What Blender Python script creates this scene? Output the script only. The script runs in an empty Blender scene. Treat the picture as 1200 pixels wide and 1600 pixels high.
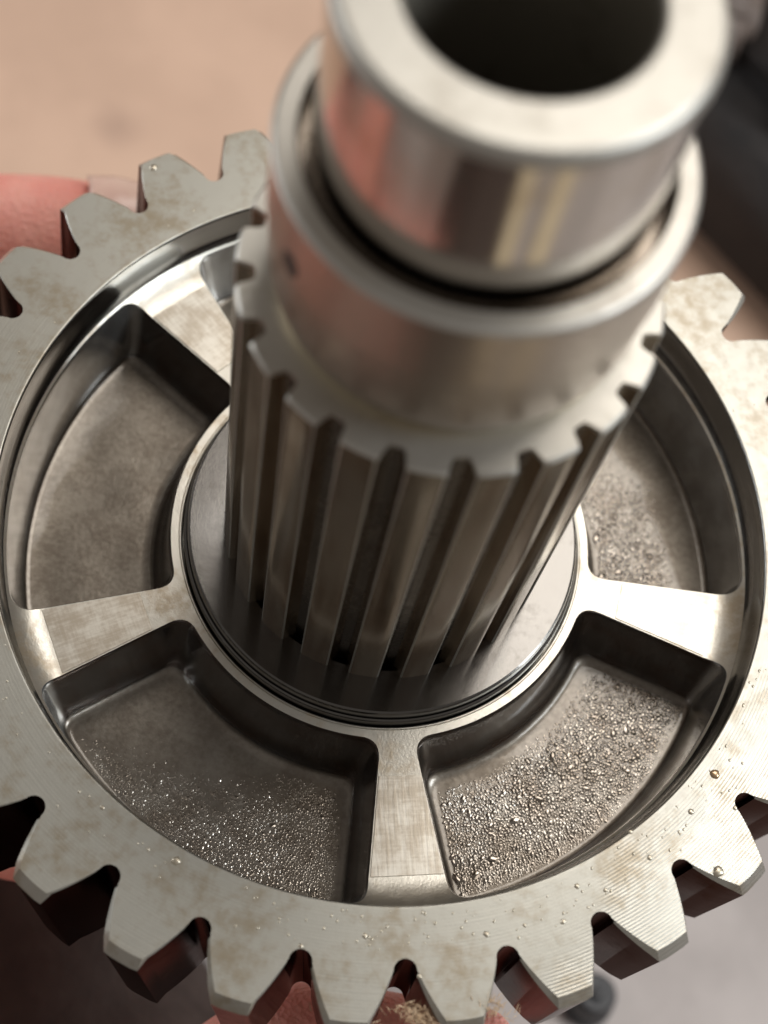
import bpy, bmesh, math, random
from mathutils import Vector, Matrix, noise
random.seed(7)
R = math.radians
scene = bpy.context.scene
C = scene.collection
scene.unit_settings.scale_length = 0.055          # one unit = the inner radius of the gear's rim

# ------------------------------------------------------------------ camera
cam_d = bpy.data.cameras.new('camera')
cam = bpy.data.objects.new('camera', cam_d); C.objects.link(cam); scene.camera = cam
vr = Vector((0.96342736, 0.24315638, 0.11261751))
vu = Vector((-0.26795313, 0.86949705, 0.41494097))
vf = Vector((-0.00297495, 0.42994169, -0.90285175))
M = Matrix((vr, vu, -vf)).transposed().to_4x4()
M.translation = Vector((0, -1.66114, 3.47763))
cam.matrix_world = M
cam_d.sensor_fit = 'HORIZONTAL'; cam_d.sensor_width = 36; cam_d.lens = 36 * 2329.2 / 1200
cam_d.clip_start = 0.05; cam_d.clip_end = 100
cam_d.dof.use_dof = True; cam_d.dof.focus_distance = 3.72; cam_d.dof.aperture_fstop = 1.05

# ------------------------------------------------------------------ light
scene.view_settings.view_transform = 'Standard'; scene.view_settings.look = 'None'
scene.view_settings.exposure = 0.0; scene.view_settings.gamma = 1.0
w = bpy.data.worlds.new('World'); scene.world = w; w.use_nodes = True
bg = w.node_tree.nodes['Background']
bg.inputs[0].default_value = (0.86, 0.795, 0.735, 1); bg.inputs[1].default_value = 0.31

def area(name, loc, target, sx, sy, power, col):
    d = bpy.data.lights.new(name, 'AREA'); d.shape = 'RECTANGLE'; d.size = sx; d.size_y = sy
    d.energy = power; d.color = col
    o = bpy.data.objects.new(name, d); C.objects.link(o); o.location = loc
    o.rotation_euler = (Vector(target) - Vector(loc)).to_track_quat('-Z', 'Y').to_euler()
    return o
area('doorway_daylight', (11.5, 0.6, 8.6), (0, 0, -1), 5.0, 5.0, 1500, (0.88, 0.95, 1.0))
area('ceiling_light', (2.7, 7.0, 13.4), (0, 0.5, -1), 8.5, 6.0, 1080, (1.0, 0.955, 0.89))
area('window_daylight', (-13.0, 2.6, 1.7), (0, 0, -0.3), 6.5, 3.4, 420, (0.93, 0.97, 1.0))

# ------------------------------------------------------------------ helpers
def link_mesh(name, verts, faces, mat, parent=None, sharp=30, smooth=True, mats=None, fmat=None):
    me = bpy.data.meshes.new(name); me.from_pydata([tuple(v) for v in verts], [], faces)
    bm = bmesh.new(); bm.from_mesh(me)
    bmesh.ops.remove_doubles(bm, verts=bm.verts, dist=1e-5)
    bmesh.ops.recalc_face_normals(bm, faces=bm.faces)
    bm.to_mesh(me); bm.free()
    if smooth:
        me.polygons.foreach_set('use_smooth', [True] * len(me.polygons))
        me.set_sharp_from_angle(angle=R(sharp))
    me.materials.append(mat)
    o = bpy.data.objects.new(name, me); C.objects.link(o)
    if parent: o.parent = parent
    return o

def thing(name, label, cat, loc=(0, 0, 0), group=None):
    o = bpy.data.objects.new(name, None); C.objects.link(o); o.location = loc
    o['label'] = label; o['category'] = cat
    if group: o['group'] = group
    o.empty_display_size = 0.1
    return o

def lathe(profiles, seg=256):
    V, F = [], []
    for prof in profiles:
        b = len(V); n = len(prof)
        for k in range(seg):
            a = 2 * math.pi * k / seg; c, s = math.cos(a), math.sin(a)
            V += [(r * c, r * s, z) for r, z in prof]
        for k in range(seg):
            k2 = (k + 1) % seg
            for i in range(n - 1):
                F.append((b + k * n + i, b + k2 * n + i, b + k2 * n + i + 1, b + k * n + i + 1))
    return V, F

def pol(r, deg): return (r * math.cos(R(deg)), r * math.sin(R(deg)))

# ---- material building
class NT:
    def __init__(s, name):
        s.m = bpy.data.materials.new(name); s.m.use_nodes = True
        s.t = s.m.node_tree; s.b = s.t.nodes['Principled BSDF']
    def n(s, typ, **kw):
        nd = s.t.nodes.new(typ)
        for k, v in kw.items():
            if k.startswith('i_'):
                key = k[2:]; key = int(key) if key.isdigit() else key.replace('_', ' ')
                s.set(nd.inputs[key], v)
            else: setattr(nd, k, v)
        return nd
    def set(s, sock, v):
        if isinstance(v, bpy.types.NodeSocket): s.t.links.new(v, sock)
        elif isinstance(v, (tuple, list)) and len(v) == 3 and sock.type == 'RGBA': sock.default_value = (*v, 1)
        else: sock.default_value = v
    def p(s, key, v): s.set(s.b.inputs[key], v)
    def pos(s): return s.n('ShaderNodeNewGeometry').outputs['Position']
    def noise(s, scale, detail=4, rough=0.55, vec=None, dist=0.0):
        nd = s.n('ShaderNodeTexNoise'); nd.inputs['Scale'].default_value = scale
        nd.inputs['Detail'].default_value = detail; nd.inputs['Roughness'].default_value = rough
        nd.inputs['Distortion'].default_value = dist
        s.set(nd.inputs['Vector'], vec if vec is not None else s.pos())
        return nd.outputs['Fac']
    def ramp(s, fac, lo, hi, a=0.0, b=1.0):
        nd = s.n('ShaderNodeMapRange', interpolation_type='SMOOTHSTEP'); s.set(nd.inputs[0], fac)
        for i, v in zip((1, 2, 3, 4), (lo, hi, a, b)): nd.inputs[i].default_value = v
        return nd.outputs[0]
    def mix(s, fac, a, b):
        nd = s.n('ShaderNodeMix', data_type='RGBA'); s.set(nd.inputs[0], fac); s.set(nd.inputs[6], a); s.set(nd.inputs[7], b)
        return nd.outputs[2]
    def math(s, op, a, b=0.0, c=0.0):
        nd = s.n('ShaderNodeMath', operation=op); s.set(nd.inputs[0], a); s.set(nd.inputs[1], b); s.set(nd.inputs[2], c)
        return nd.outputs[0]
    def bump(s, h, strength, dist, normal=None):
        nd = s.n('ShaderNodeBump'); s.set(nd.inputs['Strength'], strength); nd.inputs['Distance'].default_value = dist
        s.set(nd.inputs['Height'], h)
        if normal is not None: s.set(nd.inputs['Normal'], normal)
        return nd.outputs[0]
    def radius(s):
        sp = s.n('ShaderNodeSeparateXYZ'); s.set(sp.inputs[0], s.pos()); x, y = sp.outputs[0], sp.outputs[1]
        return s.math('SQRT', s.math('ADD', s.math('MULTIPLY', x, x), s.math('MULTIPLY', y, y))), x, y, sp.outputs[2]
    def scaled(s, vec, sc):
        nd = s.n('ShaderNodeVectorMath', operation='MULTIPLY'); s.set(nd.inputs[0], vec); nd.inputs[1].default_value = sc
        return nd.outputs[0]

def steel(name, col, stain, rough, stain_amt=(0.5, 0.65), rough_var=0.12, scratch=0.0, fine=0.15, metallic=1.0):
    t = NT(name)
    n1 = t.noise(5.5, 6, 0.62); n2 = t.noise(38, 4, 0.6); n3 = t.noise(190, 3, 0.6)
    blot = t.math('ADD', t.math('MULTIPLY', n1, 0.72), t.math('MULTIPLY', n2, 0.28))
    f = t.ramp(blot, stain_amt[0], stain_amt[1])
    t.p('Base Color', t.mix(f, col, stain)); t.p('Metallic', metallic)
    rr = t.math('ADD', rough - rough_var * 0.5, t.math('MULTIPLY', n2, rough_var))
    t.p('Roughness', t.math('ADD', rr, t.math('MULTIPLY', f, 0.06)))
    t.p('Normal', t.bump(t.math('ADD', n3, t.math('MULTIPLY', n2, 1.2)), fine, 0.004))
    return t

# rim face: ground steel, oil film with brownish stains, concentric turning lines showing where the film is thin
def rim_mat():
    t = NT('rim_steel')
    n1 = t.noise(5.0, 6, 0.62); n2 = t.noise(26, 5, 0.6); n3 = t.noise(160, 3, 0.6)
    blot = t.math('ADD', t.math('MULTIPLY', n1, 0.6), t.math('MULTIPLY', n2, 0.4))
    f = t.math('MULTIPLY', t.ramp(blot, 0.45, 0.66), 0.95)
    t.p('Base Color', t.mix(f, (0.415, 0.400, 0.355), (0.295, 0.248, 0.180))); t.p('Metallic', 0.85)
    r, x, y, z = t.radius()
    # worn sector: direction towards azimuth -28 deg
    d = t.math('ADD', t.math('MULTIPLY', x, 0.906), t.math('MULTIPLY', y, -0.423))
    sect = t.ramp(t.math('ADD', d, t.math('MULTIPLY', n1, 0.3)), 1.12, 1.27)
    ring = t.math('SINE', t.math('MULTIPLY', r, 2 * math.pi / 0.0080))
    wob = t.math('MULTIPLY', ring, t.math('ADD', t.math('MULTIPLY', sect, 0.75), 0.03))
    
    th = t.math('ARCTAN2', y, x)
    cv = t.n('ShaderNodeCombineXYZ'); t.set(cv.inputs[0], t.math('MULTIPLY', r, 170.0)); t.set(cv.inputs[1], t.math('MULTIPLY', th, 2.5))
    turn = t.noise(1.0, 4, 0.6, cv.outputs[0])                  # fine turning marks all the way round
    wob = t.math('ADD', wob, t.math('MULTIPLY', turn, 0.35))
    t.p('Roughness', t.math('ADD', t.math('ADD', 0.275, t.math('MULTIPLY', turn, 0.12)), t.math('SUBTRACT', t.math('MULTIPLY', n2, 0.16), t.math('MULTIPLY', sect, 0.06))))
    b1 = t.bump(wob, 0.36, 0.0016)
    t.p('Normal', t.bump(t.math('ADD', t.math('MULTIPLY', n3, 0.5), n2), 0.055, 0.005, b1))
    t.p('Coat Weight', 0.5); t.p('Coat Roughness', 0.14)
    return t.m
MRIM = rim_mat()

def web_mat():
    t = steel('web_steel', (0.56, 0.53, 0.47), (0.45, 0.38, 0.29), 0.38)
    t.p('Coat Weight', 0.4); t.p('Coat Roughness', 0.18)
    return t.m
MWEB = web_mat()

def pocket_mat():
    t = NT('oily_cast_steel')
    n1 = t.noise(3.2, 5, 0.6); n2 = t.noise(11, 6, 0.65); n3 = t.noise(70, 5, 0.65)
    r, x, y, z = t.radius()
    floor = t.ramp(z, -0.345, -0.355)
    col = t.mix(t.ramp(t.math('ADD', t.math('MULTIPLY', n2, 0.6), t.math('MULTIPLY', n3, 0.4)), 0.36, 0.64), (0.195, 0.170, 0.140), (0.125, 0.102, 0.080))
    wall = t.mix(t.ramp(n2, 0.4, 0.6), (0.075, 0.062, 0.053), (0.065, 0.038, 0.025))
    outer = t.ramp(r, 0.930, 0.955)                    # doorway reflection put into the outer wall's colour, the other walls carry black oil
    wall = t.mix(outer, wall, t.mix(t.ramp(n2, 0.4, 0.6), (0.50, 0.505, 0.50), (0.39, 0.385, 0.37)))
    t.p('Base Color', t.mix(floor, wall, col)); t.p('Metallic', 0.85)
    rough = t.math('ADD', t.math('ADD', 0.15, t.math('MULTIPLY', floor, 0.16)), t.math('MULTIPLY', n3, 0.14))
    t.p('Roughness', rough)
    b = t.bump(t.math('ADD', n3, t.math('MULTIPLY', n2, 0.8)), t.math('ADD', 0.03, t.math('MULTIPLY', floor, 0.09)), 0.008)
    t.p('Normal', b); t.p('Coat Weight', t.math('SUBTRACT', 0.9, t.math('MULTIPLY', floor, 0.3))); t.p('Coat Roughness', 0.08)
    return t.m
MPOCK = pocket_mat()

def pad_mat():
    t = NT('milled_steel')
    # tool marks in two directions, in the pad's own coordinates
    oc = t.n('ShaderNodeTexCoord').outputs['Object']
    a = t.noise(1, 4, 0.6, t.scaled(oc, (9, 120, 9))); b = t.noise(1, 4, 0.6, t.scaled(oc, (150, 7, 7)))
    n = t.noise(9, 4)
    t.p('Base Color', t.mix(t.ramp(t.math('ADD', t.math('MULTIPLY', t.math('ADD', a, t.math('MULTIPLY', b, 0.7)), 0.35), t.math('MULTIPLY', t.noise(17, 5, 0.65), 0.75)), 0.52, 0.80), (0.66, 0.62, 0.55), (0.46, 0.40, 0.325))); t.p('Metallic', 0.9)
    t.p('Roughness', t.math('ADD', 0.30, t.math('MULTIPLY', n, 0.14)))
    t.p('Normal', t.bump(t.math('ADD', a, t.math('MULTIPLY', b, 0.35)), 0.08, 0.005))
    return t.m
MPAD = pad_mat()

def flank_mat():
    t = steel('flank_steel', (0.15, 0.13, 0.125), (0.10, 0.08, 0.072), 0.16, (0.5, 0.7), 0.10, fine=0.05)
    t.p('Specular Tint', (0.32, 0.27, 0.26))
    return t.m
MFLANK = flank_mat()

def turned_mat(name, col, stain, rough, ringstep=0.006, ringamt=0.10):
    t = steel(name, col, stain, rough, (0.5, 0.7), 0.06, fine=0.04)
    r, x, y, z = t.radius()
    h = t.noise(1, 3, 0.6, t.scaled(t.pos(), (1.5, 1.5, 240)))
    t.p('Normal', t.bump(h, ringamt, 0.004))
    return t
MJOUR = turned_mat('ground_journal_steel', (0.60, 0.55, 0.495), (0.50, 0.43, 0.35), 0.13, ringamt=0.05).m
MCOLL = turned_mat('turned_collar_steel', (0.44, 0.375, 0.315), (0.39, 0.325, 0.265), 0.29, ringamt=0.06).m
MFACE = steel('shaft_face_steel', (0.46, 0.44, 0.40), (0.39, 0.36, 0.315), 0.46, (0.5, 0.7), 0.08, fine=0.08).m
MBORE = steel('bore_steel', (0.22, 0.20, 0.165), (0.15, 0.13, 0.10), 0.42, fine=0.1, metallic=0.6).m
def spline_mat():
    t = NT('spline_steel')
    st = t.noise(1, 5, 0.6, t.scaled(t.pos(), (16, 16, 2.2))); n2 = t.noise(30, 4)
    t.p('Base Color', t.mix(t.ramp(st, 0.42, 0.62), (0.27, 0.215, 0.155), (0.175, 0.112, 0.062))); t.p('Metallic', 0.8)
    t.p('Roughness', t.math('ADD', 0.15, t.math('MULTIPLY', n2, 0.14)))
    t.p('Normal', t.bump(t.noise(1, 3, 0.6, t.scaled(t.pos(), (120, 120, 10))), 0.06, 0.004))
    t.p('Coat Weight', 0.4); t.p('Coat Roughness', 0.1)
    return t.m
MSPL = spline_mat()
def washer_mat():
    t = steel('oiled_washer_steel', (0.115, 0.108, 0.10), (0.085, 0.077, 0.068), 0.17, (0.5, 0.7), 0.06, fine=0.03)
    t.p('Coat Weight', 0.5); t.p('Coat Roughness', 0.06)
    return t.m
MWASH = washer_mat()
def oil_mat(name, col, under, metallic):
    # a film thin enough to show the metal under it: tinted metal below a smooth wet coat
    t = NT(name)
    t.p('Base Color', col); t.p('Metallic', metallic); t.p('Roughness', under); t.p('Coat Weight', 1.0); t.p('Coat Roughness', 0.02); t.p('Coat IOR', 1.5)
    return t.m
MOIL = oil_mat('oil_on_rim', (0.50, 0.44, 0.34), 0.34, 0.85)
MAMB = oil_mat('amber_oil', (0.40, 0.27, 0.15), 0.30, 0.8)

def plain(name, c1, c2, scale, rough, bump=0.2, bdist=0.02, metallic=0.0):
    t = NT(name); n = t.noise(scale, 6, 0.6); n2 = t.noise(scale * 9, 4)
    t.p('Base Color', t.mix(t.ramp(n, 0.35, 0.65), c1, c2)); t.p('Roughness', rough); t.p('Metallic', metallic)
    t.p('Normal', t.bump(t.math('ADD', n, t.math('MULTIPLY', n2, 0.4)), bump, bdist))
    return t
def skin_mat():
    t = NT('skin')
    n = t.noise(4, 4); n2 = t.noise(28, 5, 0.6); v = t.n('ShaderNodeTexVoronoi'); v.inputs['Scale'].default_value = 70; t.set(v.inputs['Vector'], t.pos())
    t.p('Base Color', t.mix(t.ramp(n, 0.35, 0.65), (0.93, 0.43, 0.35), (0.86, 0.33, 0.27)))
    t.p('Roughness', 0.48); t.p('Subsurface Weight', 0.25); t.p('Subsurface Radius', (0.06, 0.025, 0.015)); t.p('Subsurface Scale', 0.5)
    wv = t.n('ShaderNodeTexWave', wave_type='BANDS'); wv.inputs['Scale'].default_value = 2.6; wv.inputs['Distortion'].default_value = 9.0; wv.inputs['Detail'].default_value = 3; t.set(wv.inputs['Vector'], t.pos())
    t.p('Normal', t.bump(t.math('ADD', t.math('ADD', n2, v.outputs['Distance']), t.math('MULTIPLY', wv.outputs['Fac'], 0.5)), 0.45, 0.014))
    return t.m
MSKIN = skin_mat()
MNAIL = plain('nail', (0.82, 0.58, 0.48), (0.76, 0.50, 0.42), 12, 0.3, 0.05).m

# ------------------------------------------------------------------ setting: floor
MCONC = plain('concrete_floor', (0.38, 0.335, 0.315), (0.50, 0.445, 0.42), 0.9, 0.75, 0.3).m
FZ = -3.2
o = link_mesh('floor', [(-30, -30, FZ), (30, -30, FZ), (30, 30, FZ), (-30, 30, FZ)], [(0, 1, 2, 3)], MCONC, smooth=False)
o['kind'] = 'structure'

# ------------------------------------------------------------------ gear wheel
gear = thing('gear_wheel', 'oily steel gear wheel with thirty teeth and five pockets held around the shaft', 'gear', (0, 0, -0.45))
gear.location = (0, 0, 0)
ZT, ZB = 0.0, -0.52
ZW = -0.15
def zweb(r):
    return ZW + (0.034 * ((r - 0.905) / 0.08) ** 2 if r > 0.905 else 0.0)

MWALL = steel('bored_wall_steel', (0.50, 0.50, 0.49), (0.42, 0.41, 0.39), 0.20, (0.5, 0.7), 0.08, fine=0.05).m
rim_prof = [(0.985, zweb(0.985)), (0.991, -0.106), (0.9955, -0.092), (0.9975, -0.078), (0.9985, -0.05), (0.9990, -0.009), (0.9995, -0.006), (1.0015, -0.0015), (1.004, 0.0), (1.0055, 0.0), (1.035, 0.0), (1.06, 0.0)]
V, F = lathe([rim_prof, [(1.06, ZB), (0.80, ZB), (0.45, ZB)]], 300)
rim = link_mesh('rim', V, F, MRIM, gear, 40)
rim.data.materials.append(MWALL)
for p in rim.data.polygons:
    if p.center.z < -0.003 and p.center.z > -0.3: p.material_index = 1

# one tooth = one pitch from root centre to root centre
def tooth_geom():
    pts = []                                        # (r, deg) outer outline from -6 to +6
    rc, g0, g1, rt = 1.1445, 1.36, 4.05, 1.258
    side = []
    for k in range(0, 9):                           # root arc: from root centre up
        a = R(90 * k / 8); side.append((rc - 0.0265 * math.cos(a), -6 + g0 * math.sin(a), 0))
    for k in range(1, 13):
        t = k / 12; r = rc + (rt - rc) * t
        g = g0 + (g1 - g0) * (0.86 * t + 0.14 * t ** 2); side.append((r, -6 + g, t))
    left = side
    n = 5
    tip = [(rt + 0.002 * math.sin(math.pi * k / n), -6 + g1 + (12 - 2 * g1) * k / n, 1) for k in range(1, n)]
    right = [(r, -d, t) for r, d, t in reversed(side)]
    prof = left + tip + right
    L0, L1, L2, L3 = [], [], [], []
    NL = len(left); N = len(prof)
    for i, (r, d, t) in enumerate(prof):
        tt = t ** 6
        isleft = i < NL; istip = NL <= i < NL + n - 1
        ch = 0.014                                 # flank chamfer
        x, y = pol(r, d)
        # outline normal (towards the gap)
        a = prof[max(i - 1, 0)]; b = prof[min(i + 1, N - 1)]
        pa, pb = Vector(pol(a[0], a[1])), Vector(pol(b[0], b[1]))
        tg = (pb - pa).normalized(); nr = Vector((-tg.y, tg.x))
        if nr.x * x + nr.y * y < 0 and (istip or r < 1.13): nr = -nr
        if not istip and t > 0:
            mid = Vector(pol(r, 0))
            if nr.dot(Vector((x, y)) - mid) < 0: nr = -nr
        if i in (0, N - 1): nr = Vector(pol(-1, d))
        elif t == 0: nr = -Vector((x, y)) + 0 * nr if False else (-nr if nr.dot(Vector(pol(1, d))) > 0 and r < rc - 0.005 else nr)
        if istip: p1 = Vector(pol(1.284, d)); z1 = -0.032
        else:
            hc = (0.3 + 0.7 * t) * (1.0 if isleft else 0.28); p1 = Vector((x, y)) + nr * ch * hc; z1 = -0.013 * hc - 0.0005
            if t > 0.93: p1 = Vector(pol(1.282, (d + 6) * 0.995 - 6 + 0 if isleft else d)); z1 = -0.030
            if t > 0.93:
                p1 = Vector(pol(1.282, d))
        L0.append((x, y, 0)); L1.append((p1.x, p1.y, z1))
        q = Vector((x, y)); tw = 1.7 if 0 < i < N - 1 else 1.7
        def rz(v, dg): c, s_ = math.cos(R(dg)), math.sin(R(dg)); return (v[0] * c - v[1] * s_, v[0] * s_ + v[1] * c)
        L2.append((*rz(p1, tw), ZB + 0.02)); L3.append((*rz(q, tw), ZB))
    IN = [(*pol(1.06, -6 + 12 * i / (N - 1)), 0) for i in range(N)]
    INB = [(x, y, ZB) for x, y, _ in IN]
    loops = [IN, L0, L1, L2, L3, INB]
    V = [v for L in loops for v in L]; F = []
    top = []
    for j in range(5):
        for i in range(N - 1):
            F.append((j * N + i, j * N + i + 1, (j + 1) * N + i + 1, (j + 1) * N + i)); top.append(j)
    return V, F, top
V, F, lay = tooth_geom()
tooth = link_mesh('tooth', V, F, MRIM, gear, 22)
tooth.data.materials.append(MFLANK)
for p in tooth.data.polygons:
    if p.center.z < -0.05 and abs(p.normal.z) < 0.5: p.material_index = 1
PH = -122.0 + 6.0
tooth.rotation_euler.z = R(PH)
for k in range(1, 30):
    c = tooth.copy(); C.objects.link(c); c.parent = gear; c.rotation_euler.z = R(PH + 12 * k)

# web with pockets. Local frame of a sector: spoke axes at -36 and +36 degrees
def hw_top(r): return 0.047 + (r - 0.60) * 0.150
def side_pts(rin, rout, off, n):
    """points on the +36 spoke's lower side line from r=rin to r=rout, offset 'off' away from the spoke"""
    out = []
    for k in range(n + 1):
        r = rin + (rout - rin) * k / n
        h = hw_top(r) + off
        u = math.sqrt(max(r * r - h * h, 0))        # along the spoke axis
        x, y = u, -h
        c, s = math.cos(R(36)), math.sin(R(36))
        out.append(Vector((x * c - y * s, x * s + y * c)))
    return out
NI, NS, NO, NB = 30, 16, 36, 7
def outline(rin, rout, off, d_in, d_out):
    up = side_pts(rin, rout, off, 60)
    th_in = math.atan2(up[0].y, up[0].x); th_out = math.atan2(up[-1].y, up[-1].x)
    lo = [Vector((p.x, -p.y)) for p in up]
    def arc(r, a, b, n): return [Vector((r * math.cos(a + (b - a) * k / n), r * math.sin(a + (b - a) * k / n))) for k in range(n + 1)]
    def cut(seg, d0, d1, n):
        """resample a polyline with d0 cut from its start and d1 from its end"""
        L = [0]
        for a, b in zip(seg, seg[1:]): L.append(L[-1] + (b - a).length)
        out = []
        for k in range(n + 1):
            s = d0 + (L[-1] - d0 - d1) * k / n
            i = max(j for j in range(len(L)) if L[j] <= s + 1e-9); i = min(i, len(seg) - 2)
            t = (s - L[i]) / max(L[i + 1] - L[i], 1e-9); out.append(seg[i].lerp(seg[i + 1], t))
        return out
    s1 = cut(arc(rin, -th_in, th_in, 60), d_in, d_in, NI)
    s2 = cut(up, d_in, d_out, NS)
    s3 = cut(arc(rout, th_out, -th_out, 60), d_out, d_out, NO)
    s4 = cut(list(reversed(lo)), d_out, d_in, NS)
    def bez(a, c, b, n): return [a * (1 - t) ** 2 * 1 + c * 2 * t * (1 - t) + b * t * t for t in [k / n for k in range(1, n)]]
    c1, c2 = up[0], up[-1]; c3 = Vector((c2.x, -c2.y)); c4 = Vector((c1.x, -c1.y))
    return s1 + bez(s1[-1], c1, s2[0], NB) + s2 + bez(s2[-1], c2, s3[0], NB) + s3 + bez(s3[-1], c3, s4[0], NB) + s4 + bez(s4[-1], c4, s1[0], NB)
def boundary(rin, rout):
    def arc(r, a, b, n): return [Vector(pol(r, a + (b - a) * k / n)) for k in range(n + 1)]
    e = 36 * 0.02
    P = arc(rin, -36 + e, 36 - e, NI)
    P += [Vector(pol(rin, 36 - e + e * k / (NB // 2))) if k <= NB // 2 else Vector(pol(rin + (rout - rin) * 0.03 * (k - NB // 2) / (NB - NB // 2), 36)) for k in range(1, NB)]
    P += [Vector(pol(rin + (rout - rin) * (0.03 + 0.94 * k / NS), 36)) for k in range(NS + 1)]
    P += [Vector(pol(rin + (rout - rin) * (0.97 + 0.03 * k / (NB // 2)), 36)) if k <= NB // 2 else Vector(pol(rout, 36 - e * (k - NB // 2) / (NB - NB // 2))) for k in range(1, NB)]
    P += arc(rout, 36 - e, -36 + e, NO)
    P += [Vector((Q.x, -Q.y)) for Q in [Vector(pol(rin + (rout - rin) * (0.97 + 0.03 * k / (NB // 2)), 36)) if k <= NB // 2 else Vector(pol(rout, 36 - e * (k - NB // 2) / (NB - NB // 2))) for k in range(1, NB)][::-1]]
    P += [Vector(pol(rin + (rout - rin) * (0.97 - 0.94 * k / NS), -36)) for k in range(NS + 1)]
    P += [Vector((Q.x, -Q.y)) for Q in [Vector(pol(rin, 36 - e + e * k / (NB // 2))) if k <= NB // 2 else Vector(pol(rin + (rout - rin) * 0.03 * (k - NB // 2) / (NB - NB // 2), 36)) for k in range(1, NB)][::-1]]
    return P
TOP = outline(0.560, 0.979, 0.0, 0.055, 0.050)
FLR = outline(0.632, 0.953, 0.056, 0.050, 0.040)
BND = boundary(0.540, 0.985)
N = len(TOP)
V, F = [], []
rows = 5
for s in range(5):
    b = len(V); a = R(72 * s + 36); c_, s_ = math.cos(a), math.sin(a)
    for j in range(rows + 1):
        for i in range(N):
            p = BND[i].lerp(TOP[i], j / rows); z = zweb(p.length)
            V.append((p.x * c_ - p.y * s_, p.x * s_ + p.y * c_, z))
    for j in range(rows):
        for i in range(N):
            i2 = (i + 1) % N
            F.append((b + j * N + i, b + j * N + i2, b + (j + 1) * N + i2, b + (j + 1) * N + i))
link_mesh('web', V, F, MWEB, gear, 30)

# a pocket: rounded lip, drafted wall, fillet, floor
ZF = -0.36
prof = [(0, 0.0), (0.035, 0.012), (0.07, 0.035), (0.10, 0.07), (0.11, 0.09), (0.24, 0.38), (0.36, 0.62), (0.42, 0.72), (0.50, 0.81), (0.60, 0.885), (0.72, 0.945), (0.86, 0.985), (1.0, 1.0)]
V, F = [], []
for t, dz in prof:
    for i in range(N):
        p = TOP[i].lerp(FLR[i], t); z0 = zweb(TOP[i].length)
        V.append((p.x, p.y, z0 + (ZF - z0) * dz))
def floor_z(p, e=1): return ZF + e * 0.0022 * noise.noise(Vector((p.x * 8, p.y * 8, 1.3)))
for k in range(1, 13):
    f = 1 - k / 13
    for i in range(N):
        q = FLR[i]; mid = Vector((0.80, 0)); 
        ang = math.atan2(q.y, q.x) * 0.55; mid = Vector((0.80 * math.cos(ang), 0.80 * math.sin(ang)))
        p = mid.lerp(q, f); e = min(1, k / 3)
        V.append((p.x, p.y, floor_z(p, e)))
for j in range(len(prof) + 12 - 1):
    for i in range(N):
        i2 = (i + 1) % N
        F.append((j * N + i, j * N + i2, (j + 1) * N + i2, (j + 1) * N + i))
b = (len(prof) + 11) * N
F.append(tuple(b + i for i in range(N)))
pocket = link_mesh('pocket', V, F, MPOCK, gear, 50)
pocket.rotation_euler.z = R(36)
for k in range(1, 5):
    c = pocket.copy(); C.objects.link(c); c.parent = gear; c.rotation_euler.z = R(36 + 72 * k)

# wet beads standing on the pocket floors: many small rounded drops, one joined part per pocket
def bead_mat():
    t = NT('wet_beads')
    n = t.noise(11, 5, 0.65)
    t.p('Base Color', t.mix(t.ramp(n, 0.38, 0.62), (0.30, 0.27, 0.235), (0.22, 0.185, 0.15))); t.p('Metallic', 0.9); t.p('Roughness', 0.09)
    t.p('Coat Weight', 0.8); t.p('Coat Roughness', 0.04)
    return t.m
MBEAD = bead_mat()
def inside_floor(p, marg):
    r = p.length; a = math.atan2(p.y, p.x)
    if not 0.640 + marg < r < 0.948 - marg: return False
    aa = R(36) - abs(a); return r * math.sin(aa) > hw_top(r) + 0.060 + marg
def beads(host, az, count, wfun, seed, big=1.0):
    az_rot = R(75 - az)
    rnd = random.Random(seed); V, F = [], []; placed = []; tries = 0
    grid = {}
    while len(placed) < count and tries < count * 60:
        tries += 1
        p = Vector(pol(rnd.uniform(0.64, 0.945), rnd.uniform(-34, 34)))
        if not inside_floor(p, 0.008) or rnd.random() > wfun(p): continue
        wp = wfun(p)
        rad = (0.5 + 0.5 * wp) * big * rnd.uniform(0.0030, 0.0064) * (1.5 if rnd.random() < 0.07 else 1)
        key = (int(p.x / 0.016), int(p.y / 0.016)); ok = True
        for dx in (-1, 0, 1):
            for dy in (-1, 0, 1):
                for q, qr in grid.get((key[0] + dx, key[1] + dy), ()):
                    if (q - p).length < (qr + rad) * 0.64: ok = False
        if not ok: continue
        grid.setdefault(key, []).append((p, rad)); placed.append(p)
        b = len(V); n = 7; rot = rnd.gauss(az_rot, 0.7); el = rnd.uniform(1.0, 2.0); h = rad * rnd.uniform(0.28, 0.46)
        fz = floor_z(p) - 0.0009
        tx, ty = rnd.uniform(-.2, .2) * rad, rnd.uniform(-.2, .2) * rad
        for f, zz in ((1.35, 0.0), (1.02, 0.16), (0.72, 0.62), (0.36, 0.92)):
            for k in range(n):
                t = 2 * math.pi * k / n; u, v = rad * f * el * math.cos(t), rad * f * math.sin(t)
                V.append((p.x + u * math.cos(rot) - v * math.sin(rot) + tx * zz, p.y + u * math.sin(rot) + v * math.cos(rot) + ty * zz, fz + h * zz))
        V.append((p.x + tx, p.y + ty, fz + h))
        for j in range(3):
            for k in range(n): F.append((b + j * n + k, b + j * n + (k + 1) % n, b + (j + 1) * n + (k + 1) % n, b + (j + 1) * n + k))
        for k in range(n): F.append((b + 3 * n + k, b + 3 * n + (k + 1) % n, b + 4 * n))
    o = link_mesh('oil_beads', V, F, MBEAD, host, 80); o['kind'] = 'stuff'
def sm(x, a, b): t = max(0, min(1, (x - a) / (b - a))); return t * t * (3 - 2 * t)
pockets = {0: pocket}
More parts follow.
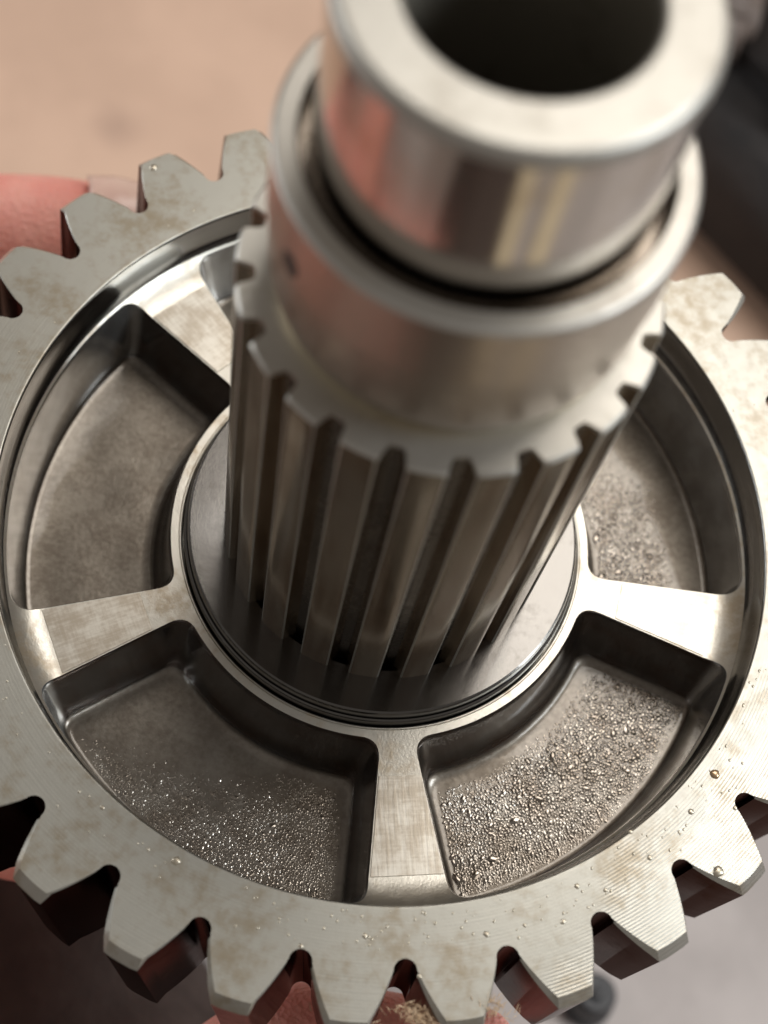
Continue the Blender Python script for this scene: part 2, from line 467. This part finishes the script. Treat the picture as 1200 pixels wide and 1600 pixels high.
for c in gear.children:
    if c.name.startswith('pocket'): pockets[round((math.degrees(c.rotation_euler.z) - 36) / 72) % 5] = c
def nz(p, sd): return 0.5 + 0.5 * noise.noise(Vector((p.x * 9, p.y * 9, sd)))
# sector 4 (azimuth -36): nearly the whole floor;  sector 3 (-108): outer right half;  sector 0 (36): inner part next to the right spoke
beads(pockets[4], -36, 5600, lambda p: sm(p.length, 0.655, 0.73) * (1 - sm(p.length, 0.90, 0.95)) * (0.55 + 0.45 * sm(nz(p, 4.0), 0.2, 0.5)), 11, 1.25)
beads(pockets[3], -108, 3000, lambda p: sm(p.length + 0.42 * math.atan2(p.y, p.x), 0.70, 0.90) * (1 - sm(abs(math.atan2(p.y, p.x) - 0.02), 0.34, 0.46)) * (0.5 + 0.5 * sm(nz(p, 7.0), 0.2, 0.5)), 12)
beads(pockets[0], 36, 1800, lambda p: (1 - sm(p.length, 0.76, 0.87)) * (1 - sm(math.atan2(p.y, p.x), -0.20, 0.12)) * (0.5 + 0.5 * sm(nz(p, 2.0), 0.2, 0.5)), 13, 1.2)

# milled pad on each spoke
def pad_geom():
    V, F = [], []
    nr, nc = 10, 6
    def row(r, ins, z):
        h = hw_top(r) - 0.0015 - ins
        return [(r, -h + 2 * h * k / nc, z) for k in range(nc + 1)]
    r0, r1 = 0.655, 0.905
    G = []
    zt = ZW + 0.0030
    rs = [r0 + (r1 - r0) * k / nr for k in range(nr + 1)]
    top = [row(r0 + 0.002, 0.002, zt)] + [row(r, 0.002, zt) for r in rs[1:-1]] + [row(r1 - 0.002, 0.002, zt)]
    bot = [row(r, 0.0, ZW - 0.003) for r in rs]
    W_ = nc + 1
    for r in top: V += r
    for j in range(nr):
        for i in range(nc): F.append((j * W_ + i, j * W_ + i + 1, (j + 1) * W_ + i + 1, (j + 1) * W_ + i))
    b = len(V)
    for r in bot: V += r
    for j in range(nr):
        F.append((j * W_, (j + 1) * W_, b + (j + 1) * W_, b + j * W_)); F.append((j * W_ + nc, (j + 1) * W_ + nc, b + (j + 1) * W_ + nc, b + j * W_ + nc))
    for i in range(nc):
        F.append((i, i + 1, b + i + 1, b + i)); F.append((nr * W_ + i, nr * W_ + i + 1, b + nr * W_ + i + 1, b + nr * W_ + i))
    return V, F
V, F = pad_geom()
pad = link_mesh('milled_pad', V, F, MPAD, gear, 20)
for k in range(1, 5):
    c = pad.copy(); C.objects.link(c); c.parent = gear; c.rotation_euler.z = R(72 * k)

V, F = lathe([[(0.540, ZW), (0.5385, ZW - 0.003), (0.537, ZW), (0.5345, ZW), (0.531, ZW - 0.004), (0.530, ZW - 0.012), (0.530, -0.23), (0.50, -0.23)]], 256)
link_mesh('hub', V, F, MWEB, gear, 30)

# ------------------------------------------------------------------ thrust washer under the splines
V, F = lathe([[(0.5265, -0.23), (0.5265, -0.128), (0.5245, -0.1245), (0.5195, -0.1235), (0.5175, -0.126), (0.5165, -0.100), (0.514, -0.0925), (0.509, -0.0895), (0.45, -0.090), (0.402, -0.090), (0.396, -0.096), (0.394, -0.23), (0.30, -0.23)]], 256)
washer = link_mesh('thrust_washer', V, F, MWASH, None, 30)
washer['label'] = 'dark oily stepped washer ring lying on the hub around the foot of the splines'; washer['category'] = 'washer'

# ------------------------------------------------------------------ shaft
shaft = thing('splined_shaft', 'hollow steel shaft with splines, collar and polished end rising through the gear', 'shaft', (0, 0, 0))
ZS = 1.076
def spline_geom():
    rr, rt = 0.381, 0.421
    left = [(rr, -9), (rr, -8.3), (rr, -7.5), (rr + 0.002, -6.95), (rr + 0.008, -6.4), (0.400, -5.9), (0.412, -5.55), (0.4185, -5.25), (rt, -4.65)]
    left = [(r, -9 + (d + 9) * 1.0) for r, d in left]
    tip = [(rt, -2.4), (rt, 0), (rt, 2.4)]
    prof = left + tip + [(r, -d) for r, d in reversed(left)]
    N = len(prof)
    def loop(z, dr):
        return [(*pol(r - dr * max(0, (r - rr) / (rt - rr)), d), z) for r, d in prof]
    IN = [(*pol(0.326, -9 + 18 * i / (N - 1)), ZS + 0.001) for i in range(N)]
    mid = [(*pol(0.36, -9 + 18 * i / (N - 1)), ZS) for i in range(N)]
    loops = [IN, mid, loop(ZS, 0.006), loop(ZS - 0.006, 0.0), loop(ZS - 0.009, 0.0), loop(0.5, 0), loop(-0.2, 0)]
    V = [v for L in loops for v in L]; F = []
    for j in range(len(loops) - 1):
        for i in range(N - 1): F.append((j * N + i, j * N + i + 1, (j + 1) * N + i + 1, (j + 1) * N + i))
    return V, F
V, F = spline_geom()
sp = link_mesh('spline_tooth', V, F, MSPL, shaft, 35)
sp.data.materials.append(MFACE)
sp.data.materials.append(steel('black_oily_root', (0.17, 0.145, 0.12), (0.11, 0.088, 0.07), 0.25, (0.45, 0.65), 0.1, fine=0.05).m)  # oil-dark roots, with the shade of the recesses put into the colour
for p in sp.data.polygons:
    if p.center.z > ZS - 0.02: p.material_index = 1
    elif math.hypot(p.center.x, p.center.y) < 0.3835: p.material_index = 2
    elif 0.4185 < math.hypot(p.center.x, p.center.y) < 0.4203 and 0.03 < p.center.z < 1.0 or (0.4185 < math.hypot(p.center.x, p.center.y) < 0.4203): p.material_index = 1
for k in range(20):
    c = sp if k == 0 else sp.copy()
    if k: C.objects.link(c); c.parent = shaft
    c.rotation_euler.z = R(-92.4 + 9 + 18 * k)
V, F = lathe([[(0.3245, 1.405), (0.3255, 1.478), (0.328, 1.4835), (0.3295, 1.4845), (0.331, 1.4845), (0.359, 1.4845), (0.3605, 1.4845), (0.3625, 1.4838), (0.3685, 1.478), (0.370, 1.475), (0.370, 1.472), (0.370, 1.312), (0.370, 1.309), (0.3675, 1.305), (0.366, 1.302), (0.366, 1.299), (0.360, 1.17), (0.3575, 1.15), (0.351, 1.125), (0.341, 1.102), (0.333, 1.0885), (0.328, 1.082), (0.326, 1.077)]], 256)
collar = link_mesh('collar', V, F, MCOLL, shaft, 40)
MFILHL = steel('polished_fillet_steel', (0.72, 0.61, 0.43), (0.66, 0.54, 0.36), 0.17, (0.5, 0.7), 0.04, fine=0.02).m  # warm highlight on the polished fillet put into its base colour
MLIP = steel('collar_lip_steel', (0.46, 0.435, 0.395), (0.40, 0.37, 0.325), 0.46, (0.5, 0.7), 0.06, fine=0.03).m
collar.data.materials.append(MLIP); collar.data.materials.append(MFILHL); collar.data.materials.append(bpy.data.materials['black_oily_root'])
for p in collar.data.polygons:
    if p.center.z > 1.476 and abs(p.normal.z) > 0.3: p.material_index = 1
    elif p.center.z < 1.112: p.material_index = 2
    elif math.hypot(p.center.x, p.center.y) < 0.3258 and p.center.z < 1.46: p.material_index = 3  # groove wall coloured dark to stand for its shadow
V, F = lathe([[(0.3245, 1.405), (0.297, 1.405), (0.296, 1.43), (0.298, 1.455), (0.3025, 1.468), (0.303, 1.48), (0.303, 1.815)]], 256)
journal = link_mesh('journal', V, F, MJOUR, shaft, 30)
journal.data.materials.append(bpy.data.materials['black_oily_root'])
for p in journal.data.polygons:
    if p.center.z < 1.44: p.material_index = 1  # undercut shade put into the colour
V, F = lathe([[(0.303, 1.815), (0.3025, 1.824), (0.3005, 1.833), (0.296, 1.8405), (0.290, 1.8445), (0.288, 1.845), (0.284, 1.845), (0.210, 1.845), (0.206, 1.845), (0.201, 1.842)]], 256)
link_mesh('end_face', V, F, MFACE, shaft, 40)
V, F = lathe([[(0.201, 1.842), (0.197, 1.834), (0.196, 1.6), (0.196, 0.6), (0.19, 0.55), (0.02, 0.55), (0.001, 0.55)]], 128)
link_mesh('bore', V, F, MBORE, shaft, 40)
# oil hole in the collar wall: a dark disc in place of its shaded depth
a = R(-137.6); n = Vector((math.cos(a), math.sin(a), 0)); tdir = Vector((-n.y, n.x, 0)); ctr = n * 0.3702 + Vector((0, 0, 1.355))
V, F = [], []
for rad, dep in ((0.026, 0.0), (0.025, 0.0012), (0.0225, 0.0012), (0.021, 0.0006), (0.0, 0.0006)):
    for k in range(24):
        t = 2 * math.pi * k / 24
        u, h = rad * math.cos(t), rad * math.sin(t)
        rr = 0.3702 + dep + (0.0 if rad else 0)
        aa = a + u / 0.37
        V.append((rr * math.cos(aa), rr * math.sin(aa), 1.355 + h))
for j in range(4):
    for k in range(24): F.append((j * 24 + k, j * 24 + (k + 1) % 24, (j + 1) * 24 + (k + 1) % 24, (j + 1) * 24 + k))
link_mesh('oil_hole', V, F, plain('hole_dark', (0.02, 0.015, 0.012), (0.03, 0.022, 0.018), 9, 0.6).m, shaft, 30)

# ------------------------------------------------------------------ oil pools and droplets
def blob(name, x, y, z, rx, ry, h, mat, rot=0, seed=0, n=28, rings=7, wob=0.25):
    V, F = [], []
    for j in range(rings + 1):
        f = j / rings
        for k in range(n):
            t = 2 * math.pi * k / n
            q = 1 + wob * noise.noise(Vector((math.cos(t) * 1.3, math.sin(t) * 1.3, seed * 3.1)))
            u, v = rx * q * math.cos(t) * (1 - f), ry * q * math.sin(t) * (1 - f)
            zz = h * math.sqrt(max(0, 1 - (1 - f) ** 2))
            c, s = math.cos(rot), math.sin(rot)
            V.append((u * c - v * s, u * s + v * c, zz))
    for j in range(rings):
        for k in range(n): F.append((j * n + k, j * n + (k + 1) % n, (j + 1) * n + (k + 1) % n, (j + 1) * n + k))
    F.append(tuple(range(n)))
    o = link_mesh(name, V, F, mat, None, 60); o.location = (x, y, z)
    return o
drops = [(0.944, -0.451, 0.013), (0.987, -0.684, 0.015), (-0.256, -1.002, 0.011), (0.478, -0.973, 0.008), (0.646, -0.898, 0.007), (0.207, -1.05, 0.007), (0.662, -0.779 - 0.03, 0.007), (0.82, -0.696, 0.007), (-0.902, 0.841, 0.012), (-0.456, -0.93, 0.006), (0.764, -0.648, 0.006), (0.349, -1.104, 0.006), (0.072, -1.11, 0.006), (0.90, -0.56, 0.008), (1.005, -0.52, 0.006), (0.56, -0.93, 0.005), (0.73, -0.80, 0.006)]
dl = {0: 'amber oil droplet on the ridged rim face right of the lower right pocket', 1: 'larger clear oil droplet on the ridged tooth at the lower right', 2: 'round oil droplet on the rim below the lower left pocket', 8: 'bright oil droplet at the tip of the tooth beside the thumb'}
ORD = 'first second third fourth fifth sixth seventh eighth ninth tenth eleventh twelfth thirteenth'.split()
tiny = sorted([i for i in range(len(drops)) if i not in dl], key=lambda i: drops[i][0])
for i, (x, y, r) in enumerate(drops):
    o = blob('oil_droplet', x, y, 0.0004, r, r * 0.85, r * 0.42, MAMB if i == 0 else MOIL, i, i, 20, 5, 0.3)
    o['category'] = 'droplet'
    o['label'] = dl.get(i) or '%s tiny oil droplet from the left along the lower rim face' % ORD[tiny.index(i)]; o['group'] = 'oil droplets on the gear rim'

# fine oil mist on the rim face, one joined part
rnd = random.Random(5); V, F = [], []
for q in range(190):
    az = rnd.choice([rnd.gauss(-55, 28), rnd.uniform(-180, 180)]); r_ = rnd.uniform(1.012, 1.11); rad = rnd.uniform(0.0014, 0.0036)
    x, y = pol(r_, az); b = len(V); n = 7
    for f, zz in ((1.0, 0.0), (0.8, 0.55), (0.4, 0.92)):
        for k in range(n):
            a = 2 * math.pi * k / n; V.append((x + rad * f * math.cos(a), y + rad * f * 1.3 * math.sin(a), 0.0003 + rad * 0.5 * zz))
    V.append((x, y, 0.0003 + rad * 0.5))
    for j in range(2):
        for k in range(n): F.append((b + j * n + k, b + j * n + (k + 1) % n, b + (j + 1) * n + (k + 1) % n, b + (j + 1) * n + k))
    for k in range(n): F.append((b + 2 * n + k, b + 2 * n + (k + 1) % n, b + 3 * n))
o = link_mesh('oil_mist', V, F, MOIL, gear, 80); o['kind'] = 'stuff'

# ------------------------------------------------------------------ person: hand and trouser leg
person = thing('person', 'bare hand gripping the gear from the left and below, dark trouser leg under it', 'person', (-1.6, -0.6, -1.0))
person.location = (0, 0, 0)
def skinned(name, chains, mat, parent, sub=3):
    """chains: lists of (x, y, z, radius); chains that start on an existing point join there; first point is the root"""
    me = bpy.data.meshes.new(name); P, E, RD = [], [], []
    def idx(p):
        for i, q in enumerate(P):
            if (Vector(p[:3]) - Vector(q)).length < 1e-4: return i
        P.append(p[:3]); RD.append(p[3]); return len(P) - 1
    for ch in chains:
        last = None
        for p in ch:
            i = idx(p)
            if last is not None and last != i: E.append((last, i))
            last = i
    me.from_pydata(P, E, [])
    o = bpy.data.objects.new(name, me); C.objects.link(o)
    sk = o.modifiers.new('skin', 'SKIN'); 
    bm = bmesh.new(); bm.from_mesh(me); lay = bm.verts.layers.skin.verify()
    bm.verts.ensure_lookup_table()
    for i, v in enumerate(bm.verts): v[lay].radius = (RD[i], RD[i]); v[lay].use_root = (i == 0)
    bm.to_mesh(me); bm.free()
    sk.use_smooth_shade = True
    ss = o.modifiers.new('sub', 'SUBSURF'); ss.levels = sub; ss.render_levels = sub
    dg = bpy.context.evaluated_depsgraph_get()
    em = bpy.data.meshes.new_from_object(o.evaluated_get(dg))
    bpy.data.objects.remove(o)
    em.materials.clear(); em.materials.append(mat)
    em.polygons.foreach_set('use_smooth', [True] * len(em.polygons))
    r = bpy.data.objects.new(name, em); C.objects.link(r); r.parent = parent
    return r
palm0 = (-2.05, -0.55, -1.05, 0.40)
kn = (-1.55, -0.72, -1.0, 0.30)
hand = skinned('hand', [
    [palm0, (-3.0, -1.5, -1.45, 0.42), (-4.2, -2.6, -2.0, 0.45)],
    [palm0, (-2.15, 0.15, -0.95, 0.27), (-2.02, 0.60, -0.80, 0.20), (-1.72, 0.88, -0.74, 0.20), (-1.40, 0.985, -0.71, 0.195), (-1.17, 1.045, -0.705, 0.175), (-1.04, 1.08, -0.70, 0.120)],
    [palm0, (-1.80, -1.15, -1.15, 0.25), (-1.28, -1.52, -1.05, 0.185), (-0.75, -1.78, -0.98, 0.170), (-0.28, -1.70, -0.95, 0.155), (0.10, -1.235, -0.77, 0.190), (0.45, -1.185, -0.745, 0.160), (0.62, -1.14, -0.685, 0.130), (0.72, -1.10, -0.685, 0.090)],
    [palm0, (-1.70, -1.30, -1.35, 0.21), (-1.20, -1.45, -1.32, 0.17), (-0.93, -1.42, -1.28, 0.12)],
    [palm0, (-1.45, -0.72, -1.02, 0.23), (-0.85, -0.85, -0.98, 0.18), (-0.30, -0.80, -0.82, 0.155), (0.10, -0.66, -0.76, 0.135), (0.28, -0.58, -0.72, 0.09)],
    [palm0, (-1.42, -0.40, -1.02, 0.22), (-0.80, -0.42, -0.98, 0.17), (-0.32, -0.36, -0.80, 0.145), (0.02, -0.26, -0.74, 0.125), (0.16, -0.20, -0.72, 0.085)],
    [palm0, (-1.50, -0.08, -1.0, 0.19), (-1.02, -0.02, -0.94, 0.145), (-0.62, 0.02, -0.76, 0.125), (-0.38, 0.06, -0.74, 0.105), (-0.26, 0.09, -0.71, 0.075)],
], MSKIN, person)
# thumb nail
V, F = [], []
ax = Vector((0.22, 0.07, 0.0)).normalized(); sd = Vector((-ax.y, ax.x, 0))
n0 = Vector((-1.115, 1.05, -0.65))
for j in range(9):
    s = -1 + 2 * j / 8
    for k in range(9):
        t = -1 + 2 * k / 8
        wv = 0.095 * (1 - 0.25 * max(0, abs(s) - 0.4)); rad = 0.148 - 0.02 * max(0, s)
        an = t * 0.72
        p = n0 + ax * (0.09 * s + 0.015 * (1 - t * t)) + sd * (rad * math.sin(an)) + Vector((0, 0, rad * math.cos(an)))
        V.append(p)
for j in range(8):
    for k in range(8): F.append((j * 9 + k, j * 9 + k + 1, (j + 1) * 9 + k + 1, (j + 1) * 9 + k))
nail = link_mesh('thumbnail', V, F, MNAIL, person, 60)
m = nail.modifiers.new('solid', 'SOLIDIFY'); m.thickness = 0.012; m.offset = 1
MCLOTH = plain('dark_cloth', (0.040, 0.024, 0.019), (0.065, 0.042, 0.034), 3, 0.85, 0.4, 0.05).m
def sweep(name, path, mat, parent, seg=48, sub=14, fold=0.06):
    pts = [Vector(p[:3]) for p in path]; rd = [p[3] for p in path]
    def cr(a, b, c, d, t): return 0.5 * (2 * b + (c - a) * t + (2 * a - 5 * b + 4 * c - d) * t * t + (3 * b - a - 3 * c + d) * t ** 3)
    P, Q = [], []
    for i in range(len(pts) - 1):
        g = lambda L, k: L[max(0, min(len(L) - 1, k))]
        for k in range(sub):
            t = k / sub
            P.append(cr(g(pts, i - 1), pts[i], pts[i + 1], g(pts, i + 2), t)); Q.append(rd[i] + (rd[i + 1] - rd[i]) * t)
    P.append(pts[-1]); Q.append(rd[-1])
    V, F = [], []
    for i, p in enumerate(P):
        d = (P[min(i + 1, len(P) - 1)] - P[max(i - 1, 0)]).normalized(); u = d.cross(Vector((0, 0, 1))).normalized(); v = u.cross(d)
        for k in range(seg):
            a = 2 * math.pi * k / seg; n = u * math.cos(a) + v * math.sin(a)
            V.append(p + n * Q[i] * (1 + fold * noise.noise(p * 2.2 + n * 1.6) + fold * 0.5 * noise.noise(p * 6 + n * 3)))
    for i in range(len(P) - 1):
        for k in range(seg): F.append((i * seg + k, i * seg + (k + 1) % seg, (i + 1) * seg + (k + 1) % seg, (i + 1) * seg + k))
    F += [tuple(range(seg)), tuple((len(P) - 1) * seg + k for k in range(seg))]
    return link_mesh(name, V, F, mat, parent, 60)
sweep('trouser_leg', [(-3.6, 0.5, -2.5, 0.62), (-1.9, -0.35, -2.4, 0.72), (-0.75, -1.50, -2.35, 0.80), (-0.05, -2.4, -2.3, 0.95), (0.35, -4.8, -2.25, 1.25)], MCLOTH, person)

# ------------------------------------------------------------------ things lying on the floor, far out of focus
def board(name, pts, z0, z1, mat):
    n = len(pts); V = [(x, y, z0) for x, y in pts] + [(x, y, z1) for x, y in pts]
    F = [tuple(range(n)), tuple(range(n, 2 * n))] + [(i, (i + 1) % n, n + (i + 1) % n, n + i) for i in range(n)]
    return link_mesh(name, V, F, mat, None, 30, smooth=False)
MCARD = plain('cardboard', (0.70, 0.475, 0.35), (0.61, 0.41, 0.30), 0.9, 0.8, 0.2)
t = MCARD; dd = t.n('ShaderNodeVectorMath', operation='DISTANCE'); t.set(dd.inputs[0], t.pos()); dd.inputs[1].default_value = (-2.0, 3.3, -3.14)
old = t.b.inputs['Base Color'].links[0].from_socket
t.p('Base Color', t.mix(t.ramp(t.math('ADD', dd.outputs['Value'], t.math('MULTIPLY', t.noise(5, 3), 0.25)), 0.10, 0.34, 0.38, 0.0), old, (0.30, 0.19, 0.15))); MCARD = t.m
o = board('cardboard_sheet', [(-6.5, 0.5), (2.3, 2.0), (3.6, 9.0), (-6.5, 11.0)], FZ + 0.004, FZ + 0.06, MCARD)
o['label'] = 'flat tan cardboard sheet on the floor behind the gear'; o['category'] = 'cardboard'
MCAS = plain('black_grimy_metal', (0.011, 0.009, 0.009), (0.026, 0.020, 0.018), 1.6, 0.8, 0.5, 0.08).m
casing = thing('machine_part', 'dark grimy machine casing on the cardboard behind the shaft at the upper right', 'machine part', (1.98, 4.50, FZ + 0.06))
def lump(name, loc, sz, mat, parent, seed):
    bm = bmesh.new(); bmesh.ops.create_cube(bm, size=1)
    bmesh.ops.bevel(bm, geom=bm.edges[:], offset=0.16, segments=4, affect='EDGES')
    for v in bm.verts:
        v.co = Vector((v.co.x * sz[0], v.co.y * sz[1], v.co.z * sz[2])) * (1 + 0.10 * noise.noise(v.co * 2 + Vector((seed, 0, 0))))
    me = bpy.data.meshes.new(name); bm.to_mesh(me); bm.free(); me.materials.append(mat)
    me.polygons.foreach_set('use_smooth', [True] * len(me.polygons))
    o = bpy.data.objects.new(name, me); C.objects.link(o); o.parent = parent; o.location = loc
    return o
lump('casing_body', (0, 0, 0.45), (3.0, 2.4, 0.9), MCAS, casing, 1).rotation_euler.z = R(-40)
lump('casing_cover', (-0.75, 0.5, 0.95), (0.5, 0.8, 0.35), MCAS, casing, 3)
MBR = plain('brown_lug', (0.12, 0.09, 0.075), (0.16, 0.12, 0.10), 3, 0.6).m
lump('casing_lug', (-1.0, -0.1, 0.9), (0.35, 0.5, 0.3), MBR, casing, 5)
lump('casing_lug', (-0.45, -0.55, 0.9), (0.32, 0.34, 0.4), MBR, casing, 6)
MREFBOARD = plain('pine_board', (0.78, 0.66, 0.46), (0.62, 0.50, 0.34), 2.5, 0.6, 0.15).m
for q, (az, r0, r1, wd) in enumerate([(-65, 2.4, 8.0, 0.85), (-42, 2.6, 8.0, 0.75)]):  # unseen pale boards, added to put cream stripes in the shaft's reflection
    c, s_ = math.cos(R(az)), math.sin(R(az))
    P = [(c * r - s_ * h, s_ * r + c * h) for r, h in ((r0, -wd / 2), (r1, -wd / 2), (r1, wd / 2), (r0, wd / 2))]
    o = board('wooden_board', P, FZ, FZ + 0.12, MREFBOARD)
    o['label'] = ['pale pine board on the concrete floor beside the dark trouser leg', 'pale pine board on the concrete floor farther from the trouser leg'][q]; o['category'] = 'board'; o['group'] = 'pine boards on the floor'
cap = thing('rubber_cap', 'small black round cap on the floor just below the gear at the lower right', 'cap', (1.40, -0.50, FZ))
V, F = lathe([[(0.001, 0.22), (0.07, 0.22), (0.09, 0.20), (0.095, 0.17), (0.095, 0.08), (0.115, 0.06), (0.12, 0.015), (0.115, 0.0)]], 48)
o = link_mesh('cap_body', V, F, plain('black_rubber', (0.03, 0.03, 0.033), (0.045, 0.045, 0.05), 6, 0.35).m, cap, 40)
V, F = lathe([[(0.025, 0.22), (0.028, 0.24), (0.018, 0.25), (0.001, 0.25)]], 24)
link_mesh('cap_nub', V, F, bpy.data.materials['black_rubber'], cap, 40)

# frayed tan fibres caught between the teeth at the bottom
MFIB = plain('tan_fibre', (0.50, 0.34, 0.20), (0.68, 0.50, 0.33), 30, 0.8).m
def tuft(cx, cy, cz, n, length, dirdeg, seed, label):
    rnd = random.Random(seed); V, F = [], []
    for q in range(n):
        a = R(dirdeg + rnd.gauss(0, 45)); L = length * rnd.uniform(0.4, 1.1); el = rnd.uniform(-0.4, 0.35)
        p = Vector((cx + rnd.gauss(0, 0.028), cy + rnd.gauss(0, 0.012), cz + rnd.gauss(0, 0.012)))
        wd = rnd.uniform(0.0007, 0.0018); b = len(V)
        d = Vector((math.cos(a) * math.cos(el), math.sin(a) * math.cos(el), math.sin(el)))
        for k in range(6):
            d = (d + Vector((rnd.gauss(0, .25), rnd.gauss(0, .25), rnd.gauss(0, .25)))).normalized()
            s = d.cross(Vector((0.3, 0.2, 1))).normalized(); u = s.cross(d)
            ww = wd * (1 - k / 6.5)
            V += [p + s * ww, p - s * ww * 0.5 + u * ww * 0.8, p - s * ww * 0.5 - u * ww * 0.8]
            if k:
                for e in range(3): F.append((b + (k - 1) * 3 + e, b + (k - 1) * 3 + (e + 1) % 3, b + k * 3 + (e + 1) % 3, b + k * 3 + e))
            p = p + d * L / 6
    o = link_mesh('fibre_tuft', V, F, MFIB, None, 60); o['kind'] = 'stuff'; o['label'] = label; o['category'] = 'fibre'; o['group'] = 'frayed fibres on the lower teeth'
tuft(0.37, -1.180, -0.035, 190, 0.032, 10, 1, 'pale frayed fibre tuft on the lower tooth tip left of the pink fingertip')
tuft(0.52, -1.125, -0.02, 130, 0.030, 100, 2, 'frayed tan fibre tuft sticking up at the gap above the pink fingertip')
tuft(0.235, -1.225, -0.08, 80, 0.028, 80, 3, 'small frayed fibre tuft low in the gap at the bottom centre')
